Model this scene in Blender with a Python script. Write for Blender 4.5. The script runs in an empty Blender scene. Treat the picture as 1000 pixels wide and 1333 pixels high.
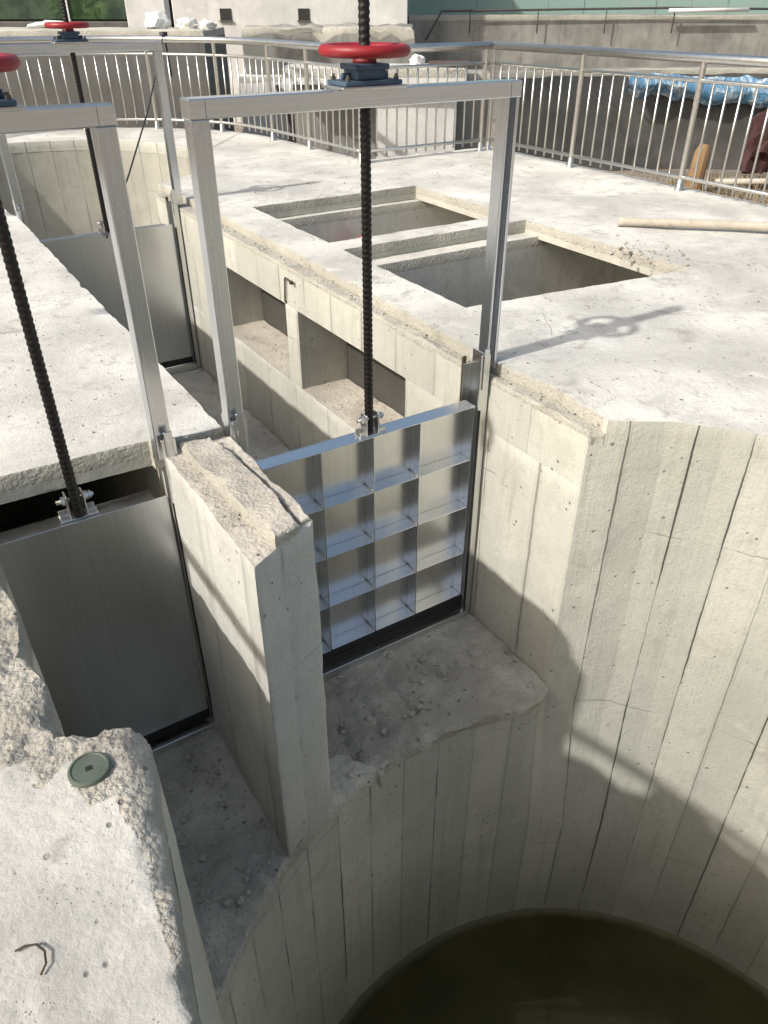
import bpy, bmesh, math, random
from mathutils import Vector, Matrix, noise
from mathutils.geometry import delaunay_2d_cdt
random.seed(7)
PI = math.pi
scene = bpy.context.scene
col = scene.collection

# ------------------------------------------------------------------ materials
class NT:
    def __init__(s, name):
        s.m = bpy.data.materials.new(name); s.m.use_nodes = True
        s.t = s.m.node_tree; s.n = s.t.nodes; s.l = s.t.links
        s.b = s.n['Principled BSDF']
    def node(s, typ, **kw):
        n = s.n.new(typ)
        for k, v in kw.items(): setattr(n, k, v)
        return n
    def set(s, n, i, v):
        if isinstance(v, bpy.types.NodeSocket): s.l.new(v, n.inputs[i])
        else: n.inputs[i].default_value = v
    def math(s, op, a, b=0.0, c=0.0, clamp=False):
        n = s.node('ShaderNodeMath', operation=op); n.use_clamp = clamp
        s.set(n, 0, a); s.set(n, 1, b); s.set(n, 2, c)
        return n.outputs[0]
    def noise(s, vec, scale, detail=4, rough=.55, dist=0.0):
        n = s.node('ShaderNodeTexNoise'); s.set(n, 'Vector', vec)
        s.set(n, 'Scale', scale); s.set(n, 'Detail', detail); s.set(n, 'Roughness', rough); s.set(n, 'Distortion', dist)
        return n.outputs['Fac']
    def voro(s, vec, scale, feature='F1', rnd=1.0):
        n = s.node('ShaderNodeTexVoronoi', feature=feature); s.set(n, 'Vector', vec)
        s.set(n, 'Scale', scale); s.set(n, 'Randomness', rnd)
        return n.outputs['Distance']
    def map(s, vec, scale=(1, 1, 1), loc=(0, 0, 0)):
        n = s.node('ShaderNodeMapping'); s.set(n, 'Vector', vec); s.set(n, 'Scale', scale); s.set(n, 'Location', loc)
        return n.outputs[0]
    def ramp(s, fac, lo, hi, a=0.0, b=1.0):
        n = s.node('ShaderNodeMapRange'); n.interpolation_type = 'SMOOTHSTEP'
        s.set(n, 0, fac); s.set(n, 1, lo); s.set(n, 2, hi); s.set(n, 3, a); s.set(n, 4, b)
        return n.outputs[0]
    def mix(s, fac, a, b, blend='MIX'):
        n = s.node('ShaderNodeMix', data_type='RGBA', blend_type=blend)
        s.set(n, 0, fac); s.set(n, 6, a if isinstance(a, bpy.types.NodeSocket) else (*a, 1)); s.set(n, 7, b if isinstance(b, bpy.types.NodeSocket) else (*b, 1))
        return n.outputs[2]
    def bump(s, h, strength, dist, normal=None):
        n = s.node('ShaderNodeBump'); s.set(n, 'Height', h); s.set(n, 'Strength', strength); s.set(n, 'Distance', dist)
        if normal is not None: s.set(n, 'Normal', normal)
        return n.outputs[0]

def grey(v): return (v, v, v)

def concrete(name, base, panel=False, seam=.8, tone=.10, pits=.6, bump=.35, stain=.35, stain_col=(.17, .13, .09), coarse=0.0, damp_shade=None, streak=0.0, cracks=.45, specks=0.0):
    k = NT(name)
    tc = k.node('ShaderNodeTexCoord'); geo = k.node('ShaderNodeNewGeometry')
    p = geo.outputs['Position']
    big = k.noise(p, 1.1, 5, .6, .4)
    mid = k.noise(p, 5.5, 6, .62, .6)
    fine = k.noise(p, 70, 4, .6)
    grit = k.noise(p, 260, 2, .6)
    c = k.mix(k.ramp(big, .3, .72), tuple(x * (1 - tone * 1.5) for x in base), tuple(min(.9, x * (1 + tone)) for x in base))
    c = k.mix(k.math('MULTIPLY', k.ramp(mid, .53, .75), stain), c, tuple(b * .45 + s_ * .4 for b, s_ in zip(base, stain_col)))
    c = k.mix(k.math('MULTIPLY', k.ramp(k.noise(p, 2.7, 7, .7, 1.0), .5, .8), stain * .8), c, tuple(b * .62 for b in base))
    c = k.mix(k.ramp(fine, .34, .5, .22, 0.0), c, tuple(b * .5 for b in base))
    c = k.mix(k.ramp(grit, .3, .7, .10, 0.0), c, tuple(b * .4 for b in base))
    # cement laitance, pale patches
    c = k.mix(k.ramp(k.noise(p, 3.3, 5, .6, .8), .56, .72, 0, .35), c, tuple(min(.88, b * 1.25) for b in base))
    # blow holes
    hole_d = k.voro(p, 12, 'F1'); area = k.ramp(k.noise(p, 2.0, 3, .5), .38, .56)
    small = k.math('SUBTRACT', .16, k.math('MULTIPLY', k.noise(p, 9, 2), .17))
    hole = k.math('MULTIPLY', k.ramp(k.math('SUBTRACT', hole_d, small), -.01, .045, 1, 0), area)
    hole2 = k.ramp(k.voro(p, 75, 'F1'), .10, .2, 1, 0)
    hole2 = k.math('MULTIPLY', hole2, k.ramp(k.noise(p, 6, 3), .52, .62))
    holes = k.math('MULTIPLY', k.math('MAXIMUM', hole, hole2), pits, clamp=True)
    c = k.mix(k.math('MULTIPLY', holes, .75), c, tuple(b * .22 for b in base))
    if specks:
        spv = k.voro(k.map(p, (1, 1, 1), (.3, .7, .1)), 31, 'F1')
        sp_ = k.ramp(k.math('SUBTRACT', spv, k.math('MULTIPLY', k.ramp(k.noise(p, 3.1, 5, .7), .42, .72), .30)), -.03, .02, 1, 0)
        c = k.mix(k.math('MULTIPLY', sp_, specks * .6), c, tuple(b * .30 for b in base))
        gr = k.ramp(k.noise(k.map(p, (1, 1.8, 1), (7, 2, 0)), 1.6, 6, .7, .8), .52, .70)
        c = k.mix(k.math('MULTIPLY', gr, specks * .45), c, tuple(b * f for b, f in zip(base, (.66, .67, .70))))
    # hairline cracks
    wv = k.node('ShaderNodeVectorMath', operation='ADD')
    nz = k.node('ShaderNodeTexNoise'); k.set(nz, 'Vector', p); k.set(nz, 'Scale', 2.2); k.set(nz, 'Detail', 5)
    sc = k.node('ShaderNodeVectorMath', operation='SCALE'); k.l.new(nz.outputs['Color'], sc.inputs[0]); sc.inputs['Scale'].default_value = .55
    k.l.new(p, wv.inputs[0]); k.l.new(sc.outputs[0], wv.inputs[1])
    crack = k.ramp(k.voro(wv.outputs[0], 1.3, 'DISTANCE_TO_EDGE'), 0, .006, 1, 0)
    crack = k.math('MULTIPLY', crack, k.ramp(k.noise(p, 1.7, 2), .5, .6))
    c = k.mix(k.math('MULTIPLY', crack, cracks), c, tuple(b * .3 for b in base))
    h = k.math('ADD', k.math('MULTIPLY', fine, .35 + coarse * .6), k.math('MULTIPLY', mid, .5))
    h = k.math('ADD', h, k.math('MULTIPLY', k.noise(p, 22, 5, .65), .5 + coarse * 1.5))
    h = k.math('SUBTRACT', h, k.math('MULTIPLY', holes, .9))
    h = k.math('SUBTRACT', h, k.math('MULTIPLY', crack, .75 * cracks))
    if coarse:
        ag = k.voro(p, 55, 'F1')
        h = k.math('SUBTRACT', h, k.math('MULTIPLY', ag, coarse * 1.2))
        c = k.mix(k.ramp(ag, .25, .6, 0, .30 * coarse), c, tuple(b * .45 for b in (base[0], base[1] * .93, base[2] * .85)))
        agc = k.node('ShaderNodeTexVoronoi'); k.set(agc, 'Vector', p); k.set(agc, 'Scale', 48.0)
        c = k.mix(k.ramp(agc.outputs['Color'], .25, .9, 0, .28 * coarse), c, (.42, .33, .24))
    if panel:
        uv = k.node('ShaderNodeUVMap'); uv.uv_map = 'UVMap'
        sp = k.node('ShaderNodeSeparateXYZ'); k.l.new(uv.outputs[0], sp.inputs[0])
        u, v = sp.outputs[0], sp.outputs[1]
        wob = k.math('MULTIPLY', k.math('SUBTRACT', k.noise(p, 7, 5, .6), .5), .05)
        uw = k.math('ADD', u, wob)
        idx = k.math('FLOOR', k.math('ADD', uw, .5))
        wn = k.node('ShaderNodeTexWhiteNoise', noise_dimensions='1D'); k.l.new(idx, wn.inputs['W'])
        tonev = wn.outputs['Value']
        idc = k.math('FLOOR', uw)
        wn2 = k.node('ShaderNodeTexWhiteNoise', noise_dimensions='1D'); k.set(wn2, 'W', k.math('ADD', idc, 37.3))
        c = k.mix(k.ramp(wn2.outputs['Value'], 0, 1, 0, .42), c, tuple(b * f for b, f in zip(base, (.58, .60, .62))))
        fr = k.math('ABSOLUTE', k.math('SUBTRACT', k.math('FRACT', k.math('ADD', uw, .5)), .5))
        brk = k.ramp(k.noise(k.map(p, (1, 1, .35), (3, 1, 7)), 3.4, 4, .6), .38, .56)
        wide = k.math('ADD', .006, k.math('MULTIPLY', k.math('MULTIPLY', tonev, brk), .012))
        s_ = k.ramp(k.math('SUBTRACT', fr, wide), -.008, .010, 1, 0)
        s_ = k.math('MULTIPLY', s_, k.math('ADD', .50, k.math('MULTIPLY', k.math('MULTIPLY', brk, tonev), .8)), clamp=True)
        halo = k.math('MULTIPLY', k.ramp(fr, 0, .10, .28, 0), brk)
        c = k.mix(halo, c, tuple(b * .5 for b in base))
        c = k.mix(k.math('MULTIPLY', s_, seam), c, tuple(b * .13 for b in base))
        h = k.math('SUBTRACT', h, k.math('MULTIPLY', s_, .9))
        h = k.math('ADD', h, k.math('MULTIPLY', tonev, .55))
        # faint horizontal lift lines
        vz = k.math('ADD', k.math('MULTIPLY', v, .80), k.math('MULTIPLY', k.math('SUBTRACT', k.noise(p, 1.6, 4), .5), .12))
        hv = k.math('ABSOLUTE', k.math('SUBTRACT', k.math('FRACT', vz), .5))
        hl = k.math('MULTIPLY', k.ramp(hv, 0, .007, .55, 0), k.ramp(k.noise(p, 2.3, 3), .45, .6))
        c = k.mix(hl, c, tuple(b * .35 for b in base))
        h = k.math('SUBTRACT', h, k.math('MULTIPLY', hl, .5))
        # rain streaks
        stk = k.noise(k.map(p, (9, 9, .55)), 1.6, 5, .65)
        c = k.mix(k.ramp(stk, .52, .8, 0, .5), c, tuple(b * f for b, f in zip(base, (.50, .49, .46))))
        wood = k.noise(k.map(p, (34, 34, 1.3)), 1.5, 4, .6)
        h = k.math('ADD', h, k.math('MULTIPLY', wood, .35))
    if streak:
        stk = k.noise(k.map(p, (3, 3, .35)), 1.6, 6, .7)
        c = k.mix(k.ramp(stk, .45, .75, 0, streak), c, tuple(b * .4 for b in base))
    rgh = .9
    if damp_shade is not None:  # darker downwards: damp on the walls, painted shade as well in the basin
        z0, z1, dcol, amt = damp_shade
        sz = k.node('ShaderNodeSeparateXYZ'); k.l.new(p, sz.inputs[0])
        zz = k.math('ADD', sz.outputs[2], k.math('MULTIPLY', k.math('SUBTRACT', k.noise(p, 3, 4), .5), .35))
        f = k.ramp(zz, z0, z1, amt, 0)
        c = k.mix(f, c, dcol)
        rgh = k.math('SUBTRACT', .9, k.math('MULTIPLY', f, .35))
    k.l.new(c, k.b.inputs['Base Color']); k.set(k.b, 'Roughness', rgh)
    k.b.inputs['Specular IOR Level'].default_value = .25
    k.l.new(k.bump(h, bump, .02), k.b.inputs['Normal'])
    return k.m

def steel(name, colr=(.60, .61, .62), rough=.26, axis='x', dirt=.2):
    k = NT(name)
    geo = k.node('ShaderNodeNewGeometry'); p = geo.outputs['Position']
    sc = {'x': (1.2, 160, 160), 'z': (160, 160, 1.2), 'n': (30, 30, 30)}[axis]
    br = k.noise(k.map(p, sc), 1.0, 3, .6)
    blot = k.noise(p, 7, 5, .6)
    c = k.mix(k.ramp(br, .3, .7), tuple(x * .90 for x in colr), colr)
    c = k.mix(k.ramp(blot, .5, .8, 0, dirt), c, tuple(x * f for x, f in zip(colr, (.62, .58, .52))))
    k.l.new(c, k.b.inputs['Base Color']); k.b.inputs['Metallic'].default_value = 1
    r = k.math('ADD', k.math('ADD', rough - .05, k.math('MULTIPLY', br, .08)), k.math('MULTIPLY', k.ramp(blot, .4, .8), dirt * .5))
    k.l.new(r, k.b.inputs['Roughness'])
    return k.m

def paint(name, colr, rough=.4, dirt=.25, dcol=None, metal=0.0, scale=18, bump=.1, spec=.5):
    k = NT(name)
    geo = k.node('ShaderNodeNewGeometry'); p = geo.outputs['Position']
    n = k.noise(p, scale, 5, .65, .5)
    c = k.mix(k.ramp(n, .45, .75, 0, dirt), colr, dcol or tuple(x * .4 for x in colr))
    c = k.mix(k.ramp(k.noise(p, scale * .22, 4), .4, .7, 0, .25), c, tuple(min(1, x * 1.35 + .01) for x in colr))
    k.l.new(c, k.b.inputs['Base Color']); k.b.inputs['Metallic'].default_value = metal
    k.l.new(k.math('ADD', rough, k.math('MULTIPLY', n, .2)), k.b.inputs['Roughness'])
    k.b.inputs['Specular IOR Level'].default_value = spec
    k.l.new(k.bump(n, bump, .005), k.b.inputs['Normal'])
    return k.m

M = {}
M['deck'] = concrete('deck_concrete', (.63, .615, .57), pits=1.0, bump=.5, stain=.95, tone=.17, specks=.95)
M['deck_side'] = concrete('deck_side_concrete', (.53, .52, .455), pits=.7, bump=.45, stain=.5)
M['chip'] = concrete('broken_concrete', (.47, .455, .40), pits=.8, bump=.65, stain=.7, coarse=.35)
M['well'] = concrete('shuttered_concrete', (.555, .55, .485), panel=True, seam=1.0, pits=1.0, bump=.42, stain=.42, cracks=.0, damp_shade=(-4.0, -2.5, (.20, .19, .145), .45))  # shade deep in the basin painted in along with the damp
M['wall'] = concrete('wall_concrete', (.575, .565, .50), panel=True, seam=.5, pits=1.0, bump=.32, stain=.4, cracks=.1, damp_shade=(-2.2, -1.25, (.27, .26, .21), .3))
M['pier'] = concrete('pier_concrete', (.565, .565, .525), panel=True, seam=.25, pits=1.0, bump=.36, stain=.38, cracks=.15, damp_shade=(-2.0, -1.4, (.27, .24, .17), .5))
M['pier_top'] = concrete('pier_top_concrete', (.56, .52, .455), pits=1.0, bump=.65, stain=.7, tone=.2, coarse=.22, specks=.6)
M['near'] = concrete('near_wall_concrete', (.53, .515, .475), pits=1.0, bump=.42, stain=.95, tone=.28, coarse=.03, specks=.6)
M['rubble'] = concrete('fractured_concrete', (.44, .42, .37), pits=.9, bump=.7, stain=.9, tone=.3, coarse=.5, specks=.8)
M['floor'] = concrete('floor_concrete', (.53, .51, .45), pits=.8, bump=.9, stain=.8, tone=.25, coarse=.2, cracks=.2, specks=.7)
M['pit'] = concrete('pit_concrete', (.60, .585, .53), pits=.6, bump=.35, stain=.45, tone=.15, streak=.3)
M['tank'] = concrete('tank_concrete', (.47, .455, .395), panel=True, seam=.5, pits=.4, bump=.25, stain=.4)
M['block'] = concrete('grey_block_concrete', (.15, .147, .138), pits=.3, bump=.3, stain=.4, streak=.6)
M['bank'] = concrete('bank_concrete', (.30, .295, .275), pits=.3, bump=.4, stain=.5, streak=.55, tone=.2)
M['dark_wall'] = concrete('dark_wall_concrete', (.12, .118, .112), pits=.3, bump=.5, stain=.5, streak=.3, tone=.25)
M['white_wall'] = concrete('white_render', (.72, .71, .69), pits=.2, bump=.2, stain=.12, streak=.15)
M['ground'] = concrete('yard_ground', (.34, .30, .25), pits=.6, bump=.8, stain=.6, tone=.3, coarse=.6)
M['stone'] = concrete('crumbs', (.49, .47, .41), pits=.3, bump=.6, stain=.3, coarse=.4)
M['steel'] = steel('brushed_stainless', (.78, .81, .85), .25, 'x', .03)
M['steel_v'] = steel('brushed_stainless_upright', (.70, .725, .76), .27, 'z', .03)
M['plate'] = steel('mill_stainless', (.76, .765, .76), .30, 'z', .08)
M['plate_s'] = steel('polished_leaf', (.78, .80, .825), .31, 'z', .06)
M['rail'] = steel('rail_stainless', (.66, .65, .625), .34, 'n', .15)
M['zinc'] = steel('bolt_zinc', (.70, .69, .66), .35, 'n', .3)
M['rubber'] = paint('black_rubber', (.012, .012, .012), .55, .3, (.03, .028, .025))
M['screw'] = paint('greased_screw', (.018, .016, .015), .42, .45, (.05, .042, .034), .4, 40)
M['red'] = paint('red_enamel', (.27, .010, .016), .36, .25, (.16, .02, .02), 0, 14, .08)
M['darkred'] = paint('dark_red_iron', (.16, .012, .014), .45, .4)
M['blue'] = paint('blue_cast_iron', (.05, .085, .135), .45, .35, (.025, .04, .06), .1, 25, .3)
M['bronze'] = paint('bronze_tab', (.20, .16, .10), .4, .3, None, .8)
M['dsteel'] = paint('dull_steel_sheet', (.085, .082, .075), .55, .4, (.05, .045, .04), .35, 6)
M['disc'] = paint('weathered_cap', (.13, .155, .125), .5, .4, (.06, .07, .05), .5, 40, .4)
M['rust'] = paint('rusty_wire', (.055, .04, .03), .7, .5, (.12, .06, .03), .3, 60)
M['pole'] = paint('pale_bamboo', (.46, .42, .35), .7, .6, (.27, .23, .18), 0, 14, .3)
M['cable'] = paint('black_cable', (.02, .02, .022), .5, .2)
M['tarp'] = None
M['orange'] = paint('orange_post', (.26, .16, .08), .75, .7, (.13, .09, .06), 0, 7)
M['maroon'] = paint('maroon_tarp', (.05, .018, .018), .75, .6)
M['redbag'] = paint('faded_red_bag', (.42, .12, .11), .5, .4, (.35, .25, .22))
M['greenpanel'] = paint('pale_green_sheet', (.30, .43, .39), .35, .5, (.36, .40, .37), 0, 1.5)
M['wood'] = paint('dark_plank', (.10, .06, .045), .6, .4)
M['whitebag'] = paint('white_sack', (.75, .74, .72), .6, .3, (.5, .48, .45))
M['window_dark'] = paint('dark_opening', (.03, .028, .025), .4, .3)

def tarp_mat():
    k = NT('blue_tarp'); geo = k.node('ShaderNodeNewGeometry'); p = geo.outputs['Position']
    n = k.noise(k.map(p, (1, 1, .7)), 3.5, 6, .7, 1.5)
    c = k.mix(k.ramp(n, .48, .62), (.10, .25, .42), (.55, .63, .68))
    k.l.new(c, k.b.inputs['Base Color']); k.set(k.b, 'Roughness', .35)
    k.l.new(k.bump(n, .8, .1), k.b.inputs['Normal']); return k.m
M['tarp'] = tarp_mat()
def glass_green():
    k = NT('painted_reflection_glass'); geo = k.node('ShaderNodeNewGeometry'); p = geo.outputs['Position']
    n = k.noise(p, 2.2, 6, .7, .6)
    c = k.mix(k.ramp(n, .42, .62), (.025, .05, .022), (.10, .16, .07))  # reflected greenery painted into the glass colour
    c = k.mix(k.ramp(k.noise(k.map(p, (.5, .5, .2)), 1.1, 3), .45, .6, 0, .6), c, (.05, .07, .07))
    k.l.new(c, k.b.inputs['Base Color']); k.set(k.b, 'Roughness', .12); return k.m
M['glass'] = glass_green()
def water_mat():
    k = NT('murky_water'); geo = k.node('ShaderNodeNewGeometry'); p = geo.outputs['Position']
    n = k.noise(p, 1.3, 4, .6)
    c = k.mix(k.ramp(n, .35, .7), (.034, .033, .013), (.058, .053, .023))
    vm = k.node('ShaderNodeVectorMath', operation='DISTANCE'); k.l.new(p, vm.inputs[0]); vm.inputs[1].default_value = (1.63, .25, -3.96)
    d = k.math('ADD', vm.outputs['Value'], k.math('MULTIPLY', k.math('SUBTRACT', k.noise(p, 9, 4), .5), .05))
    c = k.mix(k.ramp(d, 1.86, 1.93, 0, .8), c, (.16, .15, .10))
    c = k.mix(k.ramp(k.noise(p, 30, 4, .7), .66, .72, 0, .5), c, (.14, .13, .08))
    k.l.new(c, k.b.inputs['Base Color'])
    k.set(k.b, 'Roughness', .03); k.b.inputs['IOR'].default_value = 1.33
    k.l.new(k.bump(k.noise(p, 4, 3), .05, .02), k.b.inputs['Normal']); return k.m
M['water'] = water_mat()
def straw_mat():
    k = NT('dry_weed'); geo = k.node('ShaderNodeNewGeometry')
    n = k.noise(geo.outputs['Position'], 9, 3)
    k.l.new(k.mix(k.ramp(n, .35, .65), (.16, .11, .06), (.36, .29, .17)), k.b.inputs['Base Color']); return k.m
M['straw'] = straw_mat()

# ------------------------------------------------------------------ object helpers
def tag(o, label=None, cat=None, group=None, kind=None):
    if label: o['label'] = label
    if cat: o['category'] = cat
    if group: o['group'] = group
    if kind: o['kind'] = kind
    return o
def empty(name, loc, label, cat, group=None):
    o = bpy.data.objects.new(name, None); o.empty_display_size = .1; o.location = loc; col.objects.link(o)
    return tag(o, label, cat, group)
def origin_of(o):
    v = Vector((0, 0, 0))
    while o is not None: v = v + Vector(o.location); o = o.parent
    return v
def link_mesh(name, me, parent=None, origin=None):
    o = bpy.data.objects.new(name, me); col.objects.link(o)
    if parent is not None:
        off = origin_of(parent); o.parent = parent
        me.transform(Matrix.Translation(-off))
    elif origin is not None:
        o.location = origin; me.transform(Matrix.Translation(-Vector(origin)))
    return o

class MB:
    """collects shapes in world coordinates, links them as ONE mesh"""
    def __init__(s): s.bm = bmesh.new()
    def box(s, x0, x1, y0, y1, z0, z1, bev=0.0, rot=None, seg=1):
        r = bmesh.ops.create_cube(s.bm, size=1.0)
        vs = r['verts']
        mat = Matrix.Translation(((x0 + x1) / 2, (y0 + y1) / 2, (z0 + z1) / 2)) @ Matrix.Diagonal((x1 - x0, y1 - y0, z1 - z0, 1))
        if rot is not None: mat = rot @ mat
        bmesh.ops.transform(s.bm, matrix=mat, verts=vs)
        if bev:
            es = list({e for v in vs for e in v.link_edges})
            bmesh.ops.bevel(s.bm, geom=es, offset=bev, segments=seg, affect='EDGES', profile=.5)
        return s
    def ring_tube(s, pts, radii, seg=12, cap=True, smooth=True):
        pts = [Vector(p) for p in pts]; n = len(pts); rows = []
        if not isinstance(radii, (list, tuple)): radii = [radii] * n
        ref = None
        for i, p in enumerate(pts):
            d = (pts[min(i + 1, n - 1)] - pts[max(i - 1, 0)]).normalized()
            if ref is None:
                ref = d.orthogonal().normalized()
            ref = (ref - d * ref.dot(d)).normalized(); bi = d.cross(ref)
            rows.append([s.bm.verts.new(p + (ref * math.cos(2 * PI * j / seg) + bi * math.sin(2 * PI * j / seg)) * radii[i]) for j in range(seg)])
        for a, b in zip(rows, rows[1:]):
            for j in range(seg):
                f = s.bm.faces.new((a[j], a[(j + 1) % seg], b[(j + 1) % seg], b[j])); f.smooth = smooth
        if cap: s.bm.faces.new(rows[0][::-1]); s.bm.faces.new(rows[-1])
        return s
    def lathe(s, c, prof, seg=32, smooth=True, axis='z'):
        c = Vector(c); rows = []
        def P(r, h, a):
            if axis == 'z': return c + Vector((r * math.cos(a), r * math.sin(a), h))
            if axis == 'x': return c + Vector((h, r * math.cos(a), r * math.sin(a)))
            return c + Vector((r * math.sin(a), h, r * math.cos(a)))
        for r, h in prof: rows.append([s.bm.verts.new(P(r, h, 2 * PI * j / seg)) for j in range(seg)])
        for a, b in zip(rows, rows[1:]):
            for j in range(seg):
                f = s.bm.faces.new((a[j], a[(j + 1) % seg], b[(j + 1) % seg], b[j])); f.smooth = smooth
        s.bm.faces.new(rows[0][::-1]); s.bm.faces.new(rows[-1])
        return s
    def torus(s, c, R, r, seg=48, sub=14, squash=1.0, tilt=None):
        c = Vector(c); rows = []
        for i in range(seg):
            a = 2 * PI * i / seg
            row = []
            for j in range(sub):
                b = 2 * PI * j / sub
                v = Vector(((R + r * math.cos(b)) * math.cos(a), (R + r * math.cos(b)) * math.sin(a), r * squash * math.sin(b)))
                if tilt is not None: v = tilt @ v
                row.append(s.bm.verts.new(c + v))
            rows.append(row)
        for i in range(seg):
            a, b = rows[i], rows[(i + 1) % seg]
            for j in range(sub):
                f = s.bm.faces.new((a[j], b[j], b[(j + 1) % sub], a[(j + 1) % sub])); f.smooth = True
        return s
    def build(s, name, mat, parent=None, origin=None, angle=None):
        bmesh.ops.recalc_face_normals(s.bm, faces=s.bm.faces[:])
        me = bpy.data.meshes.new(name); s.bm.to_mesh(me); s.bm.free()
        me.materials.append(M[mat] if isinstance(mat, str) else mat)
        if angle: me.polygons.foreach_set('use_smooth', [True] * len(me.polygons)); me.set_sharp_from_angle(angle=math.radians(angle))
        return link_mesh(name, me, parent, origin)

# -------- cast concrete with chipped arrises, rough tops and panel UVs
def pip(x, y, poly):
    c = False; n = len(poly); j = n - 1
    for i in range(n):
        xi, yi = poly[i]; xj, yj = poly[j]
        if (yi > y) != (yj > y) and x < (xj - xi) * (y - yi) / (yj - yi) + xi: c = not c
        j = i
    return c
def linedist(x, y, line): return segdist(x, y, line + line[-2:0:-1])   # open line
def segdist(x, y, poly):
    best = 1e9; n = len(poly)
    for i in range(n):
        ax, ay = poly[i]; bx, by = poly[(i + 1) % n]
        dx, dy = bx - ax, by - ay; L = dx * dx + dy * dy
        t = 0 if L == 0 else max(0, min(1, ((x - ax) * dx + (y - ay) * dy) / L))
        d = (x - ax - t * dx) ** 2 + (y - ay - t * dy) ** 2
        if d < best: best = d
    return math.sqrt(best)
def area2(poly): return sum(poly[i][0] * poly[(i + 1) % len(poly)][1] - poly[(i + 1) % len(poly)][0] * poly[i][1] for i in range(len(poly)))
def fbm(x, y, z, o=4): return noise.fractal(Vector((x, y, z)), 1.0, 2.1, o)

def cast(name, outer, ztop, zbot, mats, holes=(), well_mat=False, step=.05, chip=.015, topn=.004, grid=.15, dz=.4, sidn=.003, seed=0.0,
         uvfun=None, pw=.30, amp=None, parent=None, origin=None, tilt=None, corner=0.0, far=3.0, angle=42, zfun=None, focus=None, rough_at=None):
    verts, faces, uvs, mi = [], [], [], []
    loops2 = []
    def addring(poly, ccw):
        if (area2(poly) > 0) != ccw: poly = poly[::-1]
        pts = []; n = len(poly)
        for i in range(n):
            a, b = poly[i], poly[(i + 1) % n]
            L = math.hypot(b[0] - a[0], b[1] - a[1])
            m = ((a[0] + b[0]) / 2, (a[1] + b[1]) / 2)
            # distance of the nearest stretch of the edge sets how finely it is broken up
            st = step * max(1.0, min(math.hypot(a[0], a[1]), math.hypot(b[0], b[1]), math.hypot(*m)) / far)
            k = max(1, int(L / st))
            for q in range(k): pts.append((a[0] + (b[0] - a[0]) * q / k, a[1] + (b[1] - a[1]) * q / k, q == 0))
        n = len(pts); nor = []
        for i in range(n):
            a, b = pts[i - 1], pts[(i + 1) % n]
            dx, dy = b[0] - a[0], b[1] - a[1]; L = math.hypot(dx, dy) or 1
            nor.append((-dy / L, dx / L))          # into the solid (outer is ccw, holes are cw)
        per = [0.0]
        for i in range(n): per.append(per[-1] + math.hypot(pts[(i + 1) % n][0] - pts[i][0], pts[(i + 1) % n][1] - pts[i][1]))
        rings = []
        def zt(x, y): return zfun(x, y) if zfun else ztop
        nz_ = max(1, int((ztop - zbot) / dz))
        specs = [('s', t / nz_) for t in range(nz_)] + [('s', .97), ('e', 0), ('t', 0)]
        if ztop - zbot < .2: specs = [('s', 0), ('s', .5), ('e', 0), ('t', 0)]
        for kind, t in specs:
            row = []
            for i, (x, y, cn) in enumerate(pts):
                n1 = fbm(x * 5 + seed, y * 5, seed * 3.1); n2 = noise.noise(Vector((x * 22, y * 22 + seed, seed)))
                n3 = noise.noise(Vector((x * 55 + seed, y * 55, 2.2)))
                c = chip * (.22 + 2.0 * max(0, n1) + .5 * max(0, n2) + .25 * abs(n3))
                if amp: c *= amp(x, y)
                zz = zt(x, y)
                if kind == 's':
                    z = zbot + (zz - max(c * 1.3, .012) - .012 - zbot) * t
                    off = (0 if (well_mat and uvfun(x, y) is not None) else sidn) * fbm(x * 4, y * 4, z * 4 + seed) + (abs(corner * (.35 + .9 * max(0, noise.noise(Vector((x * 9, y * 9, z * 13)))))) if cn else 0)
                elif kind == 'e': z = zz - c * (.7 + .5 * abs(n3)) - .003; off = .25 * c * (.3 + abs(n2)) + (corner * .7 if cn else 0)
                else: z = zz + topn * .6 * fbm(x * 6, y * 6, seed) - abs(n2) * c * .15; off = c + (corner if cn else 0)
                row.append(len(verts)); verts.append((x + nor[i][0] * off, y + nor[i][1] * off, z))
            rings.append((kind, row))
        for (ka, ra), (kb, rb) in zip(rings, rings[1:]):
            for i in range(n):
                j = (i + 1) % n
                faces.append((ra[i], ra[j], rb[j], rb[i])); iw = well_mat and uvfun and uvfun(pts[i][0], pts[i][1]) is not None; mi.append(3 if iw else (1 if kb == 's' else 2))
                fuv = []
                for idx, ii in ((ra[i], i), (ra[j], i + 1), (rb[j], i + 1), (rb[i], i)):
                    x, y, z = verts[idx]; u = per[ii] / pw
                    if uvfun:
                        # use the plan outline so that seams are plumb
                        px_, py_, _ = pts[ii % n]; uu = uvfun(px_, py_)
                        if uu is not None: u = uu
                    fuv.append((u, z))
                if max(f[0] for f in fuv) - min(f[0] for f in fuv) > 20: fuv = [(fuv[0][0], f[1]) for f in fuv]
                uvs.append(fuv)
        loops2.append(rings[-1][1])
    addring(list(outer), True)
    for h in holes: addring(list(h), False)
    # top sheet
    P = [Vector((verts[i][0], verts[i][1])) for lp in loops2 for i in lp]; ids = [i for lp in loops2 for i in lp]
    E = []; b = 0
    for lp in loops2:
        E += [(b + i, b + (i + 1) % len(lp)) for i in range(len(lp))]; b += len(lp)
    allp = [list(outer)] + [list(h) for h in holes]
    xs = [p[0] for p in outer]; ys = [p[1] for p in outer]
    nb = len(P); rnd = random.Random(int(seed * 100) + 3)
    def inside(x, y): return pip(x, y, allp[0]) and not any(pip(x, y, h) for h in allp[1:])
    lvl = [(grid, 0, far * 1.6), (grid * 2.2, far * 1.6, 1e9)]
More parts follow.
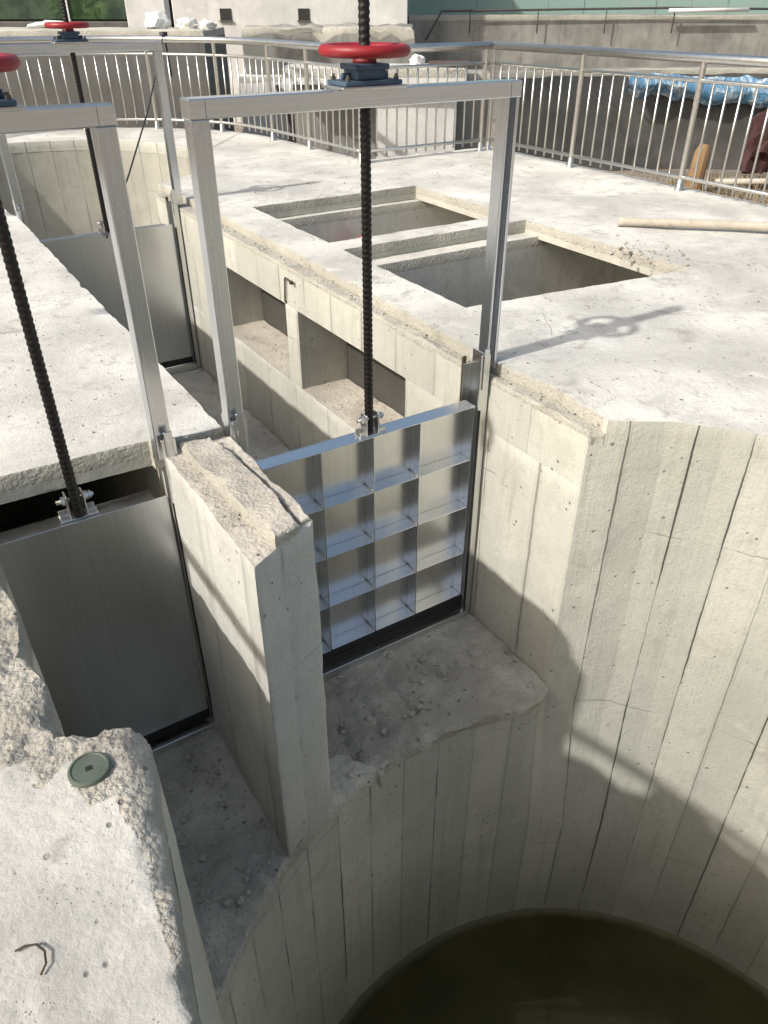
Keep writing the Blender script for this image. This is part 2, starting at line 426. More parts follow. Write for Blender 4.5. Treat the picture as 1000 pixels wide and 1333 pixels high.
    for g, d0, d1 in lvl:
        y = min(ys)
        while y < max(ys):
            x = min(xs)
            while x < max(xs):
                qx, qy = x + rnd.uniform(-.3, .3) * g, y + rnd.uniform(-.3, .3) * g
                d = math.hypot(qx, qy)
                if focus and not (focus[0] < qx < focus[1] and focus[2] < qy < focus[3]) and rnd.random() > .02: x += g; continue
                if d0 <= d < d1 and inside(qx, qy) and min(segdist(qx, qy, pl) for pl in allp) > max(chip * 2.5, g * .45): P.append(Vector((qx, qy)))
                x += g
            y += g
    rv, re, rf, ov, oe, of = delaunay_2d_cdt(P, E, [], 0, 1e-6)
    loopmap = {}
    for k, (v, o) in enumerate(zip(rv, ov)):
        o0 = o[0] if o else -1
        if 0 <= o0 < nb: loopmap[k] = ids[o0]
        else:
            x, y = v; a = amp(x, y) if amp else 1
            z = (zfun(x, y) if zfun else ztop) + topn * a * (fbm(x * 6, y * 6, seed) + .6 * fbm(x * 25, y * 25, seed + 4) - (.9 * abs(noise.noise(Vector((x * 38, y * 38, seed)))) + .8 * abs(noise.noise(Vector((x * 15, y * 15, seed + 3)))) - .4 if focus else 0))
            loopmap[k] = len(verts); verts.append((x, y, z))
    ring_polys = [[(verts[i][0], verts[i][1]) for i in lp] for lp in loops2]
    for f in rf:
        cx = sum(rv[k][0] for k in f) / len(f); cy = sum(rv[k][1] for k in f) / len(f)
        if pip(cx, cy, ring_polys[0]) and not any(pip(cx, cy, h) for h in ring_polys[1:]):
            t = [loopmap[k] for k in f]
            a, b_, c_ = (Vector(verts[t[0]]), Vector(verts[t[1]]), Vector(verts[t[2]]))
            if (b_ - a).cross(c_ - a).z < 0: t = t[::-1]
            faces.append(tuple(t)); mi.append(2 if (rough_at and amp(cx, cy) > rough_at + .25 * noise.noise(Vector((cx * 14, cy * 14, 3)))) else 0); uvs.append([(verts[i][0] / .3, verts[i][1] / .3) for i in t])
    me = bpy.data.meshes.new(name); me.from_pydata(verts, [], faces); 
    uvl = me.uv_layers.new(name='UVMap'); k = 0
    flat = []
    for u in uvs:
        for a in u: flat += [a[0], a[1]]
    uvl.data.foreach_set('uv', flat)
    for m in mats: me.materials.append(M[m])
    me.polygons.foreach_set('material_index', mi); me.polygons.foreach_set('use_smooth', [True] * len(faces))
    me.update(); me.set_sharp_from_angle(angle=math.radians(angle))
    return link_mesh(name, me, parent, origin)

def rect(x0, x1, y0, y1): return [(x0, y0), (x1, y0), (x1, y1), (x0, y1)]
def arc(cx, cy, r, a0, a1, n): return [(cx + r * math.cos(math.radians(a0 + (a1 - a0) * i / n)), cy + r * math.sin(math.radians(a0 + (a1 - a0) * i / n))) for i in range(n + 1)]

# ------------------------------------------------------------------ plan of the works (metres; x along the gates, y up the channel)
WC = (1.63, .25); WR = 1.94; NSEG = 52; DA = 360 / NSEG
TC = (1.68, 10.45); TR = 2.06
def wuv(x, y):
    d = math.hypot(x - WC[0], y - WC[1])
    if WR - .03 < d < WR + .17 and x > 2.499:
        kk = math.degrees(math.atan2(y - WC[1], x - WC[0])) / DA
        if kk > KA - 1: kk = KA - 1 + (kk - KA + 1) / (65.3 / DA - KA + 1)
        return kk + 100.5
    return None
def tuv(x, y):
    d = math.hypot(x - TC[0], y - TC[1])
    if abs(d - TR) < .03: return math.degrees(math.atan2(y - TC[1], x - TC[0])) / 9 + 300
    return None
def duv(x, y):
    a = wuv(x, y); return a if a is not None else tuv(x, y)
def well_arc(k0, k1):   # facet corners on the round basin
    return [wp(k, 0) for k in range(k0, k1 + 1)]
def wr(deg, z):     # the rim flares a little where the basin runs into the right channel wall
    w = max(0, min(1, (deg - 36) / 24)); w = w * w * (3 - 2 * w)
    t = max(0, min(1, (z + 2.9) / 1.0))
    return WR + .115 * w * t * (1 if deg < 66 else 0)
def wp(k, z):
    if k == KA: return (2.5, 1.99 + .15 * max(0, min(1, (z + 2.9) / 1.0)))
    a = k * DA; r = wr(a, z)
    return (WC[0] + r * math.cos(math.radians(a)), WC[1] + r * math.sin(math.radians(a)))
KA = int(round(63.2 / DA))       # facet where the right channel wall meets the basin
def wy(x): return WC[1] + math.sqrt(WR * WR - (x - WC[0]) ** 2)

# setting -----------------------------------------------------------------
FLOOR = -1.73
g = MB(); 
for i in range(1): g.box(-400, 400, -400, 400, -6, -5.0)
o = g.build('ground', 'ground'); tag(o, kind='structure')
yard = cast('yard_ground', [(7.32, -4), (60, -4), (60, 60), (-20, 60), (-20, 14.2), (1.0, 14.2), (7.32, 8.75)], -1.2, -5.0, ('ground', 'ground', 'ground'), step=.8, chip=.01, topn=.06, grid=1.0, dz=3, seed=2.2, far=8)
tag(yard, kind='structure')

def facet(x, y):     # sharp fracture planes
    d, _ = noise.voronoi(Vector((x + .3 * noise.noise(Vector((x, y, 1))), y, .5)))
    return min(1, d[1] - d[0])
GROOVES = [((1.27, 2.24), (1.30, 2.52)), ((1.50, 2.32), (1.50, 2.62)), ((1.72, 2.40), (1.70, 2.72)), ((2.02, 2.46), (1.98, 2.70))]
def floor_z(x, y):
    z = FLOOR
    if y < 2.9 and x > 1.0:
        for a, b in GROOVES:
            t = (y - a[1]) / (b[1] - a[1])
            if 0 <= t <= 1: z -= .035 * max(0, 1 - abs(x - a[0] - (b[0] - a[0]) * t) / .026)
        z += .022 * max(0, fbm(x * 3, y * 3, 8)) + .012 * fbm(x * 14, y * 14, 1) + .02 * facet(x * 6, y * 6) * max(0, fbm(x * 2, y * 2, 3) + .1) 
    elif y < 2.9: z += .016 * fbm(x * 14, y * 14, 5) + .025 * facet(x * 7, y * 7) * max(0, fbm(x * 3, y * 3, 4) + .15) + .03 * max(0, fbm(x * 4, y * 4, 2)) + .02 * max(0, (x - .5)) 
    return z
# channel floor, one sheet under both channels with a ragged lip over the basin
lip = [(2.5, 2.115), (2.40, 2.065)] + [(x, wy(x) - .010 + .016 * noise.noise(Vector((x * 7, 2, 0)))) for x in [2.3, 2.1, 1.9, 1.7, 1.5, 1.3, 1.1, .9, .7, .5, .3, .15]]
fl = cast('channel_floor', lip + [(.10, 2.3), (-.1, 3.2), (-.1, 8.3), (2.5, 8.3)], FLOOR, -1.80, ('floor', 'floor', 'floor'), step=.016, chip=.034, topn=.014, sidn=.014, grid=.026, dz=.2, seed=5.1, corner=.0, far=3.2, zfun=floor_z)
tag(fl, kind='structure')

# round basin ------------------------------------------------------------
well = empty('round_basin', (WC[0], WC[1], -3.95), 'deep round concrete basin with shutter-board seams, dark water at its bottom', 'basin')
me_v, me_f, me_uv = [], [], []
def well_piece(k0, k1, zt, zb, nm):
    v, f, uv = [], [], []
    nz_ = max(2, int((zt - zb) / .25)); sub = 3
    ks = [k0 + i / sub for i in range((k1 - k0) * sub + 1)]
    P_ = [(0, 0, kk) for kk in ks]
    if k1 == KA: P_.append((0, 0, 99))
    for j in range(nz_ + 1):
        z = zb + (zt - zb) * j / nz_
        for _, _, kk in P_:
            if kk == 99: x, y = 2.5, 2.16
            else:
                i0 = int(math.floor(kk + 1e-6)); fq = kk - i0; a = wp(i0, z); c = wp(min(i0 + 1, k1), z)
                x, y = a[0] + (c[0] - a[0]) * fq, a[1] + (c[1] - a[1]) * fq
            d = .005 * max(0, fbm(x * 2, y * 2, z * 1.5)) if 0 < j < nz_ and kk not in (99, KA) else 0
            v.append((x + (WC[0] - x) * d, y + (WC[1] - y) * d, z))
    if k1 == KA: P_[-1] = (0, 0, k1 + .4)
    n = len(P_)
    for j in range(nz_):
        for i in range(n - 1):
            f.append((j * n + i + 1, j * n + i, (j + 1) * n + i, (j + 1) * n + i + 1))
            uv += [(P_[i + 1][2] + 100.5, v[j * n][2]), (P_[i][2] + 100.5, v[j * n][2]), (P_[i][2] + 100.5, v[(j + 1) * n][2]), (P_[i + 1][2] + 100.5, v[(j + 1) * n][2])]
    me = bpy.data.meshes.new(nm); me.from_pydata(v, [], f); l = me.uv_layers.new(name='UVMap')
    l.data.foreach_set('uv', [c for a in uv for c in a]); me.materials.append(M['well']); me.update()
    me.polygons.foreach_set('use_smooth', [True] * len(f)); me.set_sharp_from_angle(angle=math.radians(5))
    return link_mesh(nm, me, well)
well_piece(-20, KA, -.13, -4.4, 'basin_wall')
well_piece(KA, 23, -1.795, -4.4, 'basin_wall')
w = MB(); w.lathe((WC[0], WC[1], -3.96), [(WR + .02, -.1), (WR + .02, 0)], 64); 
o = w.build('water', 'water'); tag(o, kind='structure')
o.data.polygons.foreach_set('use_smooth', [False] * len(o.data.polygons))

def deck_amp(x, y):
    return .45 if wuv(x, y) is not None else 1.0
# right deck ---------------------------------------------------------------
FP = [(5.12, 8.55), (5.08, 9.4), (5.04, 10.2), (4.95, 11.2), (4.7, 12.0), (4.1, 12.75), (3.4, 13.2), (2.6, 13.4), (1.8, 13.45), (1.0, 13.3), (.2, 12.9)]
P0 = wp(KA, 0); P1 = wp(KA - 1, 0); PL = (P0[0] + .2 * (P1[0] - P0[0]), P0[1] + .2 * (P1[1] - P0[1]))
deck_out = [(2.62, 8.65), (2.625, 7.2), (2.61, 6.2), (2.625, 5.3), (2.60, 4.4), (2.585, 3.7), (2.56, 3.05), (2.565, 2.8), (2.60, 2.5), (2.575, 2.3), (PL[0] + .002, PL[1])]
deck_out += well_arc(-8, KA - 1)[::-1]
deck_out += [(3.6, -2.0), (7.22, -2.0), (7.22, 8.70), (5.27, 8.70), (5.22, 9.45), (5.18, 10.2), (5.09, 11.25), (4.83, 12.07), (4.2, 12.87), (3.47, 13.33), (2.62, 13.54), (1.78, 13.6), (.95, 13.45), (.1, 13.0)]
deck_out += arc(TC[0], TC[1], TR, 146, -62, 26)
hole0 = [(2.99, 5.54), (4.86, 5.52), (4.88, 7.06), (3.0, 7.05)]
hole1 = [(2.96, 3.70), (3.6, 3.64), (4.2, 3.555), (4.83, 3.50), (4.85, 5.28), (2.98, 5.29)]
deck = empty('concrete_deck', (5, 5, 0), 'broad pale concrete deck pierced by two rectangular pits, right of the gates', 'deck')
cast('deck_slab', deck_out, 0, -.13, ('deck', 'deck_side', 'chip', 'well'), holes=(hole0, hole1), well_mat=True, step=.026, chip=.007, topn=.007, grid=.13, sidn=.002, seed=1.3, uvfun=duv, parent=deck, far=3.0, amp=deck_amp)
# pit walls under the slab
def pwall(poly, zt, nm='pit_wall', mat='pit', zb=-2.2, **kw):
    a = dict(step=.06, chip=.008, topn=.004, grid=.2, dz=.5, far=4); a.update(kw)
    return cast(nm, poly, zt, zb, (mat, mat, 'chip'), parent=deck, **a)
pwall(rect(2.97, 6.6, 6.97, 7.3), -.135, seed=3.2)
pwall(rect(2.97, 6.6, 5.10, 5.262), -.105, seed=4.2)
pwall(rect(2.97, 6.6, 5.264, 5.545), -.135, seed=4.9)
pwall(rect(2.97, 6.6, 3.25, 3.42), -.135, seed=5.2)
pwall(rect(6.6, 6.8, 3.25, 7.3), -.135, seed=6.2)
b = MB(); b.box(2.97, 6.6, 5.545, 6.97, -.9, -.70); b.build('pit_floor', 'pit', deck)
b = MB(); b.box(2.97, 6.6, 3.42, 5.10, -2.2, -1.75); b.build('pit_floor', 'pit', deck)
b = MB(); b.box(7.05, 7.2, -2, 8.6, -1.3, -.135); b.build('edge_beam', 'deck_side', deck)
b = MB(); b.box(5.1, 7.05, 8.45, 8.6, -1.3, -.135); b.build('edge_beam', 'deck_side', deck)

# wall between channel and pits, with two low openings ----------------------
cw = empty('channel_wall', (2.7, 5, FLOOR), 'pale concrete wall along the channel with two low openings and a chipped stepped top', 'wall')
X0, X1 = 2.5, 2.93
cast('wall_top', [(X0, 8.42), (X0, 3.0), (X0, 2.86), (X0, P0[1] + .004), (PL[0] - .002, PL[1] + .001), (2.572, 2.3), (2.60, 2.5), (2.56, 2.8), (2.555, 3.05), (2.58, 3.7), (2.60, 4.4), (2.62, 5.3), (2.605, 6.2), (2.62, 7.2), (2.615, 8.5)],
     -.065, -.37, ('chip', 'wall', 'chip'), step=.022, chip=.013, topn=.012, grid=.04, dz=.3, sidn=.003, seed=7.7, parent=cw, pw=.42, far=2.6)
cast('lintel', rect(X0 + .01, X1, 3.7, 8.4), -.14, -.372, ('wall', 'wall', 'wall'), step=.2, chip=.002, topn=0, grid=.4, seed=7.9, parent=cw, pw=.42)
cast('sill_wall', rect(X0, X1, 3.0, 8.4), -1.03, -2.2, ('pier_top', 'wall', 'wall'), step=.05, chip=.006, topn=.006, grid=.08, seed=8.3, parent=cw, pw=.55, far=4)
for y0, y1, s in ((5.19, 5.40, 8.6), (6.86, 8.4, 8.9)):
    cast('pillar', rect(X0 + .001, X1, y0, y1), -.372, -1.035, ('wall', 'wall', 'wall'), step=.06, chip=.003, topn=0, grid=.4, seed=s, parent=cw, pw=.42)
cast('pillar', [(X0 + .001, 3.69), (X0 + .001, 2.5), (X0 + .001, P0[1] + .006), (X1, P0[1] + .03), (X1, 3.69)], -.372, -2.4, ('wall', 'wall', 'wall'), step=.06, chip=.003, topn=0, grid=.4, seed=9.1, parent=cw, pw=.42, dz=.25)
b = MB(); b.box(2.64, X1, 2.2, 3.6, -.371, -.14); b.build('wall_core', 'wall', cw)
for y0, y1, lab in ((3.6, 5.195, 'dull dark grey sheet behind the nearer opening of the channel wall'), (5.395, 6.9, 'dull dark grey sheet behind the farther opening of the channel wall')):  # flat dark grey sheet set behind each opening
    b = MB(); b.box(X1 + .004, X1 + .016, y0, y1, -1.06, -.30, .002); o = b.build('opening_sheet', 'dsteel', None, ((X1 + .01), (y0 + y1) / 2, -1.03)); tag(o, lab, 'steel sheet', 'sheets behind the wall openings')

# left slab over the channels ----------------------------------------------
sl = empty('concrete_slab', (0, 5, 0), 'pale rough concrete slab bridging the left channel behind the near left gate', 'slab')
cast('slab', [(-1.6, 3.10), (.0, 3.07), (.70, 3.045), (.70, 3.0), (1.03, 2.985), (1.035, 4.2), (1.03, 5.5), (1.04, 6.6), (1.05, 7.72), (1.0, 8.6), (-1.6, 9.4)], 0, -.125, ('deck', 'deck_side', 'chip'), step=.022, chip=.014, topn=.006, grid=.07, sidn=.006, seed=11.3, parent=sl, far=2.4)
cast('slab_wall', rect(.73, 1.032, 3.0, 8.9), -.13, -2.2, ('wall', 'wall', 'wall'), step=.2, chip=.002, topn=0, grid=.5, seed=11.9, parent=sl)
cast('slab_wall', rect(-.5, -.05, 3.3, 8.9), -.13, -2.2, ('wall', 'wall', 'wall'), step=.2, chip=.002, topn=0, grid=.5, seed=12.4, parent=sl)
b = MB(); b.box(-.05, .73, 5.6, 5.8, -1.73, -.13); b.build('cross_wall', 'wall', sl)

# pier between the two near gates --------------------------------------------
pr = empty('pier', (.87, 2.4, FLOOR), 'upright concrete pier with a ridged chipped top between the two near gates', 'pier')
cast('pier_wall', [(.72, wy(.72) + .004), (.86, wy(.86) + .004), (1.02, wy(1.02) + .004), (1.03, wy(1.03) + .012), (1.03, 2.92), (.72, 2.92)], -.008, -1.80, ('pier_top', 'pier', 'pier'), step=.014, chip=.010, topn=.010, grid=.022, dz=.07, sidn=.006, seed=13.7, parent=pr, pw=.46, corner=.010, far=2.2)
def ridge_z(x, y):
    t = (y - 2.02) / .95
    return .036 + .007 * fbm(x * 7, y * 7, 1)
cast('ridge', [(.835, 2.035), (.90, 2.05), (.955, 2.075), (.965, 2.3), (.955, 2.62), (.935, 2.88), (.79, 2.89), (.80, 2.6), (.815, 2.3)], .06, -.02, ('pier_top', 'pier_top', 'chip'), step=.013, chip=.016, topn=.010, grid=.02, sidn=.006, seed=14.4, parent=pr, far=2.2, zfun=ridge_z)
cast('ridge', [(.972, 2.11), (1.024, 2.12), (1.024, 2.80), (.985, 2.82), (.975, 2.5)], .010, -.04, ('pier_top', 'pier_top', 'chip'), step=.013, chip=.012, topn=.010, grid=.02, sidn=.006, seed=15.1, parent=pr, far=2.2)

# broken near wall ------------------------------------------------------------
def near_amp(x, y):
    # rough where the arris has been broken away, smoother trowelled face elsewhere
    e = linedist(x, y, [(-.03, 2.9), (-.01, 2.4), (-.015, 1.65), (.10, 1.545), (.185, 1.49), (.14, 1.234), (.05, .739), (-.09, 0)])
    w = max(0, 1 - e / (.11 + .20 * max(0, min(1, (y - 1.05) / .4))))
    n = .5 + .9 * fbm(x * 3.1, y * 3.1, 6)
    r = .07 + 1.8 * w ** 1.25 * max(0, min(1.3, n + .25))
    if y < 1.32: r *= max(0, min(1, (.085 - e) / .03 + (y - 1.15) / .17))
    r = max(r, .07)
    if y > 1.55: r = max(r, 1.6)
    return r
def near_z(x, y):
    z = 0.0
    if y > 1.52:
        z -= .022 * min(1, (y - 1.52) / .15)
        z += .014 * fbm(x * 5, y * 5, 9) - .012 * abs(noise.noise(Vector((x * 11, y * 11, 4)))) + .016 * facet(x * 13, y * 13)
    e = linedist(x, y, [(-.015, 1.7), (.10, 1.545), (.185, 1.49), (.14, 1.234), (.11, 1.05)])
    z += .010 * (facet(x * 17, y * 17) - .4) * max(0, 1 - e / .14)
    z -= .028 * max(0, 1 - e / .075) ** 2 * (1 + .8 * fbm(x * 9, y * 9, 3))
    return z
nw = cast('broken_wall', [(-.03, 2.9), (-.005, 2.62), (-.03, 2.4), (.0, 2.18), (-.03, 1.98), (.005, 1.80), (-.02, 1.655), (.03, 1.60), (.11, 1.553), (.172, 1.52), (.19, 1.47), (.14, 1.234), (.05, .739), (-.09, 0), (-.3, -1.2), (-2.6, -1.2), (-2.6, 2.9)],
     0, -4.3, ('near', 'deck_side', 'rubble'), step=.011, chip=.011, topn=.0055, grid=.0095, dz=.10, sidn=.005, seed=17.9, focus=(-.36, .22, .62, 2.5), rough_at=.62, amp=near_amp, zfun=near_z, far=2.0, corner=.012, angle=55, origin=(0, 1, -4.3))
tag(nw, 'broken rough-edged concrete wall top in the near left corner', 'wall')

# far round tank ----------------------------------------------------------------
tk = empty('round_tank', (TC[0], TC[1], -2.6), 'round concrete tank at the far end of the channel behind the far gate', 'tank')
def tank_wall(a0, a1, zt, zb):
    n = int(abs(a1 - a0) / 3); v, f, uv = [], [], []
    zs = [zb + (zt - zb) * j / 8 for j in range(9)]
    for z in zs:
        for i in range(n + 1):
            a = math.radians(a0 + (a1 - a0) * i / n); r = TR + .001
            v.append((TC[0] + r * math.cos(a), TC[1] + r * math.sin(a), z))
    for j in range(8):
        for i in range(n):
            f.append((j * (n + 1) + i, j * (n + 1) + i + 1, (j + 1) * (n + 1) + i + 1, (j + 1) * (n + 1) + i))
            u0, u1 = (a0 + (a1 - a0) * i / n) / 9 + 300, (a0 + (a1 - a0) * (i + 1) / n) / 9 + 300
            uv += [(u0, zs[j]), (u1, zs[j]), (u1, zs[j + 1]), (u0, zs[j + 1])]
    me = bpy.data.meshes.new('tank_wall'); me.from_pydata(v, [], f); l = me.uv_layers.new(name='UVMap')
    l.data.foreach_set('uv', [c for q in uv for c in q]); me.materials.append(M['tank']); me.update()
    me.polygons.foreach_set('use_smooth', [True] * len(f))
    return link_mesh('tank_wall', me, tk)
tank_wall(-64, 146, -.129, -3.0)
tank_wall(146, 244, -.6, -3.0)
b = MB(); b.lathe((TC[0], TC[1], -2.7), [(TR + .03, -.1), (TR + .03, 0)], 48); b.build('tank_floor', 'floor', tk)
cast('tank_lip', [(2.56, 8.50), (2.72, 8.50), (2.78, 8.7), (2.60, 8.62)], -.10, -1.2, ('chip', 'tank', 'chip'), step=.05, chip=.03, topn=.02, grid=.05, dz=.2, sidn=.02, seed=21, parent=tk, far=9)

# ------------------------------------------------------------------ sluice gates
def screw_mesh(name, x, y, z0, z1, parent, r=.0205, pitch=.025, wob=0.0):
    bm = bmesh.new(); seg = 14; nper = 8
    n = int((z1 - z0) / (pitch / nper)); rows = []
    for i in range(n + 1):
        z = z0 + (z1 - z0) * i / n; row = []
        for j in range(seg):
            a = 2 * PI * j / seg; ph = (z / pitch - a / (2 * PI)) % 1.0
            t = abs(ph - .5) * 2
            rr = r + .0024 * (min(1, max(0, (t - .25) / .5)))
            row.append(bm.verts.new((x + rr * math.cos(a), y + rr * math.sin(a), z)))
        rows.append(row)
    for a, b_ in zip(rows, rows[1:]):
        for j in range(seg):
            f = bm.faces.new((a[j], a[(j + 1) % seg], b_[(j + 1) % seg], b_[j])); f.smooth = True
    bm.faces.new(rows[0][::-1]); bm.faces.new(rows[-1])
    me = bpy.data.meshes.new(name); bm.to_mesh(me); bm.free(); me.materials.append(M['screw'])
    return link_mesh(name, me, parent)

def bolt(mb, p, ax='z', r=.011, h=.010):
    prof = [(r * .2, 0), (r, 0), (r, h), (r * .6, h + .0015), (r * .55, h + .010), (r * .2, h + .010)]
    mb.lathe(p, prof, 6 if ax == 'z' else 6, False, ax)

def sluice_gate(label, xl, xr, y, gx0, gx1, ribs, cx, zbase, mat_leaf='plate', wheel_rot=0.3):
    t = empty('sluice_gate', (cx, y, FLOOR), label, 'sluice gate', 'stainless sluice gates with red handwheels')
    ZB, ZT = 1.255, 1.322
    pw = .072
    # yoke: two posts and a cross beam of folded sheet
    b = MB(); b.box(xl - .004, xr + .004, y - .043, y + .043, ZB, ZT, .004, seg=2); beam = b.build('yoke_beam', 'steel', t)
    for xs_ in (xr - .0585, xl + .0575):
        b = MB(); b.box(xs_, xs_ + .0014, y - .0442, y - .0415, ZB + .004, ZT - .004); b.build('weld_seam', 'dsteel', beam)
    for side, x0 in (('l', xl), ('r', xr - pw)):
        b = MB()
        if side == 'r' and ribs:       # open channel section, mouth to the front
            b.box(x0, x0 + .006, y - .038, y + .034, -.03, ZB, .0015)
            b.box(x0 + .006, x0 + pw - .006, y + .028, y + .034, -.03, ZB, .001)
            b.box(x0 + pw - .006, x0 + pw, y - .038, y + .034, -.03, ZB, .0015)
            b.box(x0 + .006, x0 + .016, y - .038, y - .033, -.03, ZB, .001)
            b.box(x0 + pw - .018, x0 + pw - .006, y - .038, y - .033, -.03, ZB, .001)
        else:
            b.box(x0, x0 + pw, y - .038, y + .038, -.03, ZB, .004, seg=2)
        b.build('post', 'steel_v', t)
    # guides in the wall
    for sgn, gx in ((1, gx1), (-1, gx0)):
        a = gx if sgn > 0 else gx - .062
        b = MB()
        wx = a + .056 if sgn > 0 else a
        b.box(wx, wx + .006, y - .06, y + .075, FLOOR + .01, .06, .001)
        b.box(a, a + .062, y - .068, y - .061, FLOOR + .01, .075, .001)
        b.box(a, a + .062, y + .076, y + .083, FLOOR + .01, -.02, .001)
        gd = b.build('guide_rail', 'plate', t)
        b = MB(); b.box(a + (.0 if sgn > 0 else .044), a + (.018 if sgn > 0 else .062), y - .0745, y - .0685, FLOOR + .02, -.24, .002); b.build('rubber_strip', 'rubber', gd)
        b = MB(); xx = a - .002 if sgn > 0 else a + .036
        b.box(xx, xx + .028, y + .084, y + .096, -.30, .02, .003); b.build('guide_tab', 'bronze', gd)
        b = MB(); b.box(a + .014, a + .05, y - .0755, y - .0688, -.12, .11, .002); b.build('splice_plate', 'steel_v', gd)
    # gate leaf
    zt, zb = -.215, -1.615
    py = y + .034 if ribs else y - .030
    b = MB(); b.box(gx0 + .006, gx1 - .006, py, py + .006, zb, zt, .001); leaf = b.build('gate_leaf', mat_leaf, t)
    dirn = -1 if ribs else 1
    f0, f1 = (py - .088, py - .001) if ribs else (py + .007, py + .100)
    th = .0065
    def rib(x0, x1, z0, z1, m='steel'):
        q = MB(); q.box(x0, x1, f0, f1, z0, z1, .0014); return q.build('rib', m, leaf)
    if ribs:
        b = MB(); b.box(gx0 + .004, gx1 - .004, f0, f1, zt - th, zt, .0015); b.build('top_flange', 'steel', leaf)
        vx = [gx0 + .03, 1.470, 1.772, 2.060, gx1 - .012]
        hz = [-.545, -.865, -1.205, -1.535]
        for x in vx: rib(x - th / 2, x + th / 2, zb + .08, zt - th - .001, 'steel_v')
        for q, z in enumerate(hz):
            for i in range(len(vx) - 1): rib(vx[i] + th / 2 + .001, vx[i + 1] - th / 2 - .001, z - th, z)
        for x in vx[1:-1]:
            for z in hz:
                MB().ring_tube([(x - .0055, f0 + .004, z + .003), (x - .0055, f1, z + .003)], .0038, 6).build('weld_bead', 'zinc', leaf)
        b = MB(); b.box(gx0 + .004, gx1 - .002, f0 - .006, f0, zb + .03, zb + .075, .002); b.build('bottom_bar', 'rubber', leaf)
    else:
        b = MB(); b.box(gx0 + .012, gx1 - .06, f0, f1, zt - th - .004, zt - .004, .0015); b.build('top_flange', 'zinc', leaf)
    b = MB(); b.box(gx0 + .004, gx1 - .004, min(f0, py) - .004, max(f1, py + .006) + .003, zb - .05, zb + .02, .004); b.build('rubber_seal', 'rubber', leaf)
    b = MB(); b.box(gx0 - .01, gx1 + .01, y - .085, y - .055, FLOOR + .004, zb - .052, .002); b.box(gx0 - .01, gx1 + .01, y - .056, y + .10, FLOOR + .005, FLOOR + .03, .002); b.build('sill_channel', 'plate', t)
    # lifting lug
    ly = (f0 + f1) / 2
    b = MB()
    for s_ in (-1, 1):
        b.box(cx + s_ * .034 - .004, cx + s_ * .034 + .004, ly - .03, ly + .03, zt, zt + .115, .003)
        for q in (-1, 1): b.box(cx + s_ * .055 - .02, cx + s_ * .055 + .02, ly + q * .024 - .003, ly + q * .024 + .003, zt, zt + .03, .002)
    b.box(cx - .08, cx + .08, ly - .033, ly + .033, zt - .003, zt + .006, .002)
    lug = b.build('lifting_lug', 'zinc', t)
    b = MB(); b.ring_tube([(cx - .075, ly, zt + .085), (cx + .075, ly, zt + .085)], .009, 10)
    bolt(b, (cx + .040, ly, zt + .085), 'x', .019, .014); b.lathe((cx - .054, ly, zt + .085), [(.004, 0), (.019, 0), (.019, .014), (.004, .014)], 6, False, 'x')
    bolt(b, (cx + .058, ly, zt + .085), 'x', .017, .01)
    b.build('lug_bolt', 'zinc', lug)
    screw_mesh('screw_rod', cx, ly if False else y, zt + .012, 2.02, t)
    # head: mounting plate, blue nut housing, red handwheel
    b = MB(); b.box(cx - .15, cx + .15, y - .085, y + .085, ZT + .001, ZT + .012, .003); b.build('mounting_plate', 'zinc', t)
    hb = MB(); hb.box(cx - .130, cx + .130, y - .076, y + .076, ZT + .013, ZT + .030, .005, seg=2); hb.box(cx - .066, cx + .066, y - .055, y + .055, ZT + .030, ZT + .082, .008, seg=2)
    hb.box(cx - .078, cx + .078, y - .062, y + .062, ZT + .064, ZT + .085, .005, seg=2)
    for s_ in (-1, 1): hb.box(cx + s_ * .085 - .022, cx + s_ * .085 + .022, y - .008, y + .008, ZT + .028, ZT + .055, .004)
    head = hb.build('nut_housing', 'blue', t, angle=40)
    for sx in (-1, 1):
        for sy in (-1, 1):
            b = MB(); bolt(b, (cx + sx * .110, y + sy * .058, ZT + .0305)); b.build('housing_bolt', 'dsteel', head)
    wz = ZT + .128
    wh = MB(); wh.torus((cx, y, wz), .157, .0225, 56, 16, .95); wheel = wh.build('handwheel', 'red', t)
    b = MB(); b.lathe((cx, y, ZT + .085), [(.023, 0), (.047, 0), (.047, .012), (.040, .02), (.040, .052), (.023, .052)], 24); b.build('hub', 'darkred', wheel)
    b = MB()
    for k in range(3):
        a = wheel_rot + k * 2 * PI / 3
        b.ring_tube([(cx + .034 * math.cos(a), y + .034 * math.sin(a), wz - .006), (cx + .09 * math.cos(a), y + .09 * math.sin(a), wz - .012), (cx + .142 * math.cos(a), y + .142 * math.sin(a), wz)], [.017, .014, .015], 10)
    b.build('spoke', 'red', wheel, angle=60)
    return t
g1 = sluice_gate('stainless sluice gate with ribbed lattice front in the middle of the view', 1.03, 2.557, 2.94, 1.10, 2.425, True, 1.776, 0)
g2 = sluice_gate('narrow smooth-faced sluice gate left of the pier, its handwheel cut by the picture edge', -.09, .768, 2.94, -.028, .712, False, .335, 0, 'plate_s', wheel_rot=1.1)
g3 = sluice_gate('smooth-faced sluice gate standing farthest back at the round tank', 1.03, 2.557, 7.75, 1.10, 2.425, False, 1.79, 0, 'plate_s', wheel_rot=2.0)

